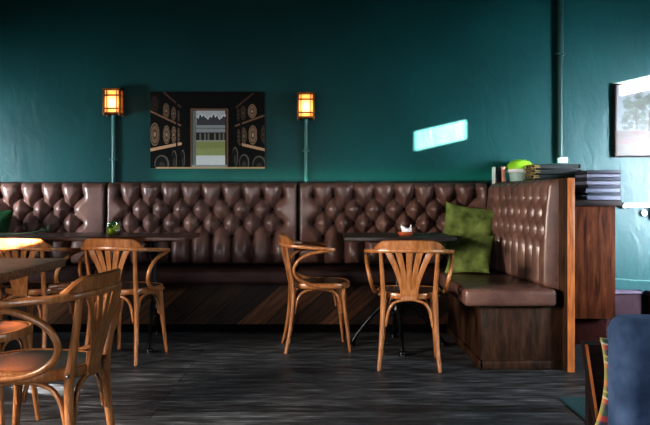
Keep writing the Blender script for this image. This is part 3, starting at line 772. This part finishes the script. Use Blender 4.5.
# ------------------------------------------------------------------ wall lanterns and conduits
def lantern(loc, lab):
    t = thing('wall_lantern', lab, 'wall lamp', loc, 0, 'amber lanterns on the teal wall')
    w, dpt, h = .125, .105, .185
    a = MB(); a.box(-w/2-.006, w/2+.006, -.002, .008, -h/2-.006, h/2+.006, .002); a.build('back_plate', M['brass'], t)
    a = MB()
    for x in (-w/2, w/2):
        for y in (-dpt, -.006): a.box(x-.008, x+.008, y-.008, y+.008, -h/2-.020, h/2+.016, .002)
    for z in (-h/2, -h/2+.036, h/2-.044, h/2):
        for y in (-dpt, ): a.box(-w/2, w/2, y-.006, y+.006, z-.006, z+.006)
        for x in (-w/2, w/2): a.box(x-.005, x+.005, -dpt, 0, z-.004, z+.004)
    for x in (-w/2+.024, w/2-.024): a.box(x-.003, x+.003, -dpt-.005, -dpt+.004, -h/2, h/2)
    a.build('cage', M['brass'], t)
    a = MB(); a.box(-w/2-.010, w/2+.010, -dpt-.012, 0, h/2+.002, h/2+.012, .003); a.build('top_cap', M['brass'], t)
    a = MB(); a.box(-w/2+.004, w/2-.004, -dpt+.001, -dpt+.004, -h/2+.003, h/2-.003); a.build('front_pane', M['pane'], t)
    for s in (-1, 1):
        a = MB(); a.box(s*w/2-.0015, s*w/2+.0015, -dpt+.004, -.004, -h/2+.003, h/2-.003); a.build('side_pane', M['pane_side'], t)
    a = MB(); a.box(-w/2, w/2, -dpt, -.004, -h/2-.008, -h/2, .002); a.build('bottom_cap', M['brass'], t)
    l = bpy.data.lights.new('lantern_glow', 'POINT'); l.energy = 1.1; l.color = (1, .6, .25); l.shadow_soft_size = .05
    lo = bpy.data.objects.new('lantern_glow', l); COL.objects.link(lo); lo.location = (loc[0], loc[1]-.20, loc[2]+.0)
    return t
def wz(py): return 1.06-(py-195)*6.1/750
def wx(px): return (px-325)*6.1/750
lantern((wx(112)+.03, WY-.008, wz(103)), 'amber glass wall lantern left of the barrel picture')
lantern((wx(305.5)+.006, WY-.008, wz(107)), 'amber glass wall lantern right of the barrel picture')
def conduit(x, z0, z1, r, m, lab, clips=()):
    t = thing('wall_conduit', lab, 'pipe', (x, WY-r-.004, z0))
    a = MB(); a.lathe([(r, 0), (r, z1-z0)], seg=18); a.build('pipe', m, t)
    for c in clips:
        b = MB(); b.box(-r-.012, r+.012, -r-.003, r+.004, c-z0-.008, c-z0+.008, .002); b.build('clip', m, t)
conduit(wx(114.3), 1.12, wz(113), .016, M['pipe_pale'], 'painted conduit dropping from the left wall lantern', (1.35,))
conduit(wx(306.0), 1.12, wz(117), .014, M['pipe_pale'], 'painted conduit dropping from the right wall lantern', (1.42,))
conduit(wx(559), wz(158), 3.3, .026, M['pipe'], 'thick dark teal pipe running up the right wall to the ceiling', (2.2,))
pc = [o for o in bpy.data.objects if o.name.startswith('wall_conduit') and o.location.z > 1.2 and o.location.x > 1][0]
a = MB(); a.box(wx(557), wx(566), WY-.05, WY, wz(163), wz(157.5), .004); a.xf(Matrix.Translation(-Vector(pc.location))); a.build('junction_box', M['white'], pc)
tr = thing('cable_trunking', 'white horizontal cable trunking with a socket, right of the counter', 'trunking', (2.4, WY-.02, .975))
a = MB(); a.box(wx(624)-2.4, .9, -.02, .02, -.018, .020, .003); a.build('channel', M['white'], tr)
a = MB(); a.box(wx(620)-2.4, wx(624)-2.4, -.022, .02, -.026, .014, .004); a.build('end_cap', M['bolt'], tr)
a = MB(); a.lathe([(.0, .03), (.022, .028), (.028, .018), (.030, 0)], seg=20); a.xf(Matrix.Translation((wx(643)-2.4, .02, -.062)) @ Matrix.Rotation(PI/2, 4, 'X')); a.build('socket', M['white'], tr)
a = MB(); a.box(wx(650)-2.4, wx(650)-2.37, -.012, .02, -.12, -.018, .002); a.build('drop_cover', M['white'], tr)
a = MB(); a.tube([(2.06, WY-.008, .40), (2.2, WY-.008, .385), (2.4, WY-.008, .375), (2.6, WY-.008, .362), (3.2, WY-.008, .36)], [.006]*5, 8, 4)
tag(a.build('wall_cable', M['pipe_pale']), 'thin painted cable running along the wall above the mauve skirting', 'cable')

# ------------------------------------------------------------------ things on the counter
TZ = 1.0255
# black ring binders
nb = 7; bt = .0375
for i in range(nb):
    z = TZ+i*bt; dx = [0, .006, -.004, .004, -.006, .003, 0][i]
    lab = ['black ring binder at the bottom of the binder stack', 'black ring binder second from the bottom of the stack', 'black ring binder third from the bottom of the stack', 'black ring binder in the middle of the binder stack',
           'black ring binder third from the top of the stack', 'black ring binder just under the topmost of the stack', 'topmost black ring binder of the stack, beside the white wall box'][i]
    t = thing('ring_binder', lab, 'binder', (1.685+dx, 5.60, z), 0, 'black ring binders stacked on the counter')
    a = MB(); a.box(-.165, .180, -.13, .13, 0.0005, .004, .001); a.box(-.165, .180, -.13, .13, bt-.005, bt-.0015, .001); a.box(.176, .180, -.13, .13, .002, bt-.003)
    a.build('cover', M['black'], t)
    a = MB(); a.box(-.150, .172, -.122, .122, .0045, bt-.0055); a.build('pages', M['black'], t)
    for y in (-.125, -.07, 0.0, .07):
        a = MB(); pts = [(-.165+.020*math.cos(q*PI/5)-.0, y, bt/2+(bt/2-.004)*math.sin(q*PI/5)) for q in range(0, 11)]
        a.tube(pts, [.0028]*11, 6, 2); a.build('ring', M['gold'], t)
    for y in (-.132,):
        a = MB(); a.box(-.160, -.115, y, y+.004, .010, .016); a.box(-.158, -.120, y, y+.004, .022, .028); a.build('tab', M['gold'], t)
for i in range(8):
    th = [.030, .024, .027, .024, .027, .026, .024, .028][i]; z = TZ+sum([.030, .024, .027, .024, .027, .026, .024, .028][:i])
    dx = [0, .002, -.004, .003, -.006, .002, 0.0, -.003][i]
    lab = ['slate grey book at the bottom of the right counter stack', 'second book up in the slate grey stack on the counter', 'third book up in the slate grey stack on the counter', 'fourth book up in the slate grey stack on the counter',
           'fourth book from the top of the slate grey stack', 'third book from the top of the slate grey stack', 'book just under the top one of the slate grey stack', 'topmost slate grey book of the right counter stack'][i]
    t = thing('grey_book', lab, 'book', (1.945+dx, 5.38, z), R([0, 1, -1, .6, 1.6, -.6, 0, .8][i]), 'slate grey books stacked on the counter')
    a = MB(); a.box(-.118, .118, -.15, .15, .0005, .005, .001); a.box(-.118, .118, -.15, .15, th-.006, th-.0015, .001); a.box(-.118, .118, -.15, -.146, .002, th-.002, .001); a.box(-.118, -.114, -.15, .15, .002, th-.002, .001); a.build('cover', M['slate' if i % 2 else 'slate2'], t)
    a = MB(); a.box(-.113, .113, -.1455, .145, .0052, th-.0062); a.build('pages', M['paper'], t)
pl = thing('metal_pail', 'pale pail with white rim and lime green domed top on the counter', 'pail', (1.548, 5.96, TZ)); pl.scale = (1.12, 1.12, 1.0)
a = MB(); a.lathe([(.060, 0), (.064, .003), (.088, .215), (.085, .215), (.062, .006), (0, .005)], seg=36); a.build('body', M['pail'], pl)
a = MB(); a.lathe([(.082, .213), (.092, .212), (.100, .222), (.098, .236), (.090, .240), (.082, .234)], seg=36); a.build('rim', M['whitecloth'], pl)
a = MB(); a.lathe([(.094, .232), (.094, .250), (.086, .276), (.068, .300), (.038, .314), (.0, .318)], seg=36); a.build('dome', M['limelid'], pl)
a = MB(); a.box(1.406, 1.434, 5.90, 6.02, TZ, 1.285, .003); a.xf(Matrix.Translation((1.43, 5.95, 1.03)) @ Matrix.Rotation(R(-4), 4, 'Y') @ Matrix.Translation((-1.43, -5.95, -1.03)))
tag(a.build('salmon_book', M['pink']), 'salmon pink book standing upright left of the pale pail', 'book')
t = thing('menu_stand', 'black upright menu stand with a white edge, leftmost on the counter', 'menu stand', (1.362, 5.97, TZ))
a = MB(); a.box(-.018, .025, -.06, .05, 0, .255, .003); a.build('panel', M['black'], t)
a = MB(); a.box(-.023, -.018, -.062, .05, 0, .258, .001); a.build('edge', M['white'], t)

# ------------------------------------------------------------------ rug and blue armchair
a = MB(); a.box(1.22, 2.9, 2.35, 3.90, 0.0, .010, .004); tag(a.build('floor_rug', M['rug']), 'teal wool rug lying on the floor boards at the lower right', 'rug')
ac = thing('blue_armchair', 'blue velvet armchair with wooden arm in the lower right corner', 'armchair', (1.15, 2.2, 0))
ao = Matrix.Translation((-1.15, -2.2, 0))
a = MB(); a.box(.775, 1.50, 1.95, 2.09, .30, .735, .045, 5); a.xf(ao); a.build('backrest', M['blue'], ac)
a = MB(); a.box(.98, 1.29, 2.10, 2.66, .28, .44, .04, 4); a.xf(ao); a.build('seat_cushion', M['blue'], ac)
for s in (0, 1):
    x = lambda v: v if s == 0 else 2.27-v
    a = MB()
    def slab(pts, y0, y1):
        P = [(x(px), y0, z) for px, z in pts]+[(x(px), y1, z) for px, z in pts]; n = len(pts)
        a.add(P, [tuple(range(n)), tuple(range(n, 2*n))]+[(i, (i+1) % n, n+(i+1) % n, n+i) for i in range(n)], False)
    slab([(.797, .605), (.855, .605), (.945, .0), (.887, .0)], 2.28, 2.34); a.xf(ao); a.build('rear_leg', M['darkwood'], ac)
    a = MB(); slab([(.790, .606), (.798, .606), (.888, .0), (.880, .0)], 2.2765, 2.2795); a.xf(ao); a.build('edge_band', M['edge'], ac)
    a = MB(); a.box(min(x(.822), x(.89)), max(x(.822), x(.89)), 2.345, 2.37, 0, .524, .001); a.xf(ao); a.build('side_panel', M['darkwood'], ac)
    a = MB(); slab([(.855, .606), (.860, .606), (.950, .0), (.945, .0)], 2.278, 2.342); a.xf(ao); a.build('arm_edge', M['slate2'], ac)
    a = MB(); a.prism([(x(.812), 2.34), (x(.885), 2.34), (x(.99), 2.60), (x(.915), 2.60)], .525, .552, .004); a.prism([(x(.925), 2.56), (x(.975), 2.56), (x(.985), 2.60), (x(.935), 2.60)], 0, .53, .003); a.xf(ao); a.build('armrest', M['darkwood'], ac)
a = MB(); a.box(.91, 1.36, 2.29, 2.33, .20, .27, .004); a.box(1.01, 1.26, 2.30, 2.78, .22, .27, .004); a.xf(ao); a.build('seat_rail', M['darkwood'], ac)
def tartan(u, v):
    def st(t):
        t = (t*2.6) % 1.0
        if t < .30: return 'r'
        if t < .34: return 'w'
        if t < .62: return 'g'
        if t < .66: return 'y'
        return 'b'
    C = {'r': (.42, .03, .035), 'w': (.6, .6, .55), 'g': (.03, .09, .05), 'y': (.5, .42, .1), 'b': (.03, .04, .07)}
    p, q = C[st(u+.1)], C[st(v)]; return tuple((a_+b_)/2 for a_, b_ in zip(p, q))
M['tartan'] = vcol_mat('tartan_wool', .9, 0, .2, .3)
o = pillow('tartan_cushion', M['tartan'], .44, .28, .10, (1.012, 2.185, .505), (R(8), R(1), R(0)), 60, tartan); tag(o, 'red and green tartan cushion tucked behind the blue armchair back', 'cushion')

# ------------------------------------------------------------------ lights
def area(name, loc, target, sx, sy, energy, col, spread=180):
    l = bpy.data.lights.new(name, 'AREA'); l.shape = 'RECTANGLE'; l.size = sx; l.size_y = sy; l.energy = energy; l.color = col; l.spread = R(spread)
    o = bpy.data.objects.new(name, l); COL.objects.link(o); o.location = loc
    o.rotation_euler = (Vector(target)-Vector(loc)).to_track_quat('-Z', 'Y').to_euler(); return o
area('window_light_right', (4.35, 3.9, 1.25), (2.85, 6.1, 1.05), 1.2, 0.9, 168, (.80, .88, 1.0), 68)
area('window_light_left', (-4.35, 4.7, 1.2), (-2.9, 6.1, 1.1), 0.9, 0.8, 52, (.86, .92, 1.0), 62)
area('window_light_side', (4.3, 2.4, 1.6), (0.6, 4.8, 0.0), 1.8, 1.0, 40, (.80, .93, 1.0), 75)
area('front_fill', (-1.2, -2.0, 0.80), (-0.3, 5.2, 0.70), 3.4, 0.6, 20, (.90, .95, 1.0), 70)  # added low fill behind the camera, for highlights on the leather
area('window_light_warm', (-4.3, 1.5, 1.7), (-1.2, 3.0, 0.6), 1.2, 1.0, 84, (1.0, .88, .76), 60)
area('bench_back_glow', (0.3, 6.05, 1.172), (0.3, 6.095, 1.5), 3.4, 0.03, 3.6, (.25, 1.0, .7), 160)  # added strip lamp making the green glow above the bench
sl = bpy.data.lights.new('floor_patch_spot', 'SPOT'); sl.energy = 6000; sl.spot_size = R(3.4); sl.spot_blend = .2; sl.shadow_soft_size = .02; sl.color = (1, .93, .86)  # added spot that makes the bright patch on the left floor
slo = bpy.data.objects.new('floor_patch_spot', sl); COL.objects.link(slo); slo.location = (-4.3, 5.2, 1.6)
slo.rotation_euler = (Vector((-1.53, 4.1, 0))-Vector(slo.location)).to_track_quat('-Z', 'Y').to_euler()
su = bpy.data.lights.new('sun', 'SUN'); su.energy = 340; su.angle = R(.35); su.color = (1, .62, .56)
so = bpy.data.objects.new('sun', su); COL.objects.link(so); so.rotation_euler = SUN.to_track_quat('-Z', 'Y').to_euler()
w = bpy.data.worlds.new('World'); sc.world = w; w.use_nodes = True
w.node_tree.nodes['Background'].inputs[0].default_value = (.55, .7, .85, 1); w.node_tree.nodes['Background'].inputs[1].default_value = .5

# ------------------------------------------------------------------ camera
cam = bpy.data.cameras.new('camera'); cam.sensor_width = 36; cam.lens = 36*750/650; cam.shift_y = -17.5/650
cam.dof.use_dof = False
c = bpy.data.objects.new('camera', cam); COL.objects.link(c); c.location = (0, 0, 1.06); c.rotation_euler = (PI/2, 0, 0); sc.camera = c
cam.clip_start = 0.05
sc.view_settings.view_transform = 'Standard'; sc.view_settings.look = 'Medium High Contrast'; sc.view_settings.exposure = 0.0
sc.cycles.use_denoising = True
sc.cycles.max_bounces = 8; sc.cycles.caustics_reflective = False; sc.cycles.caustics_refractive = False
sc.cycles.sample_clamp_indirect = 4.0
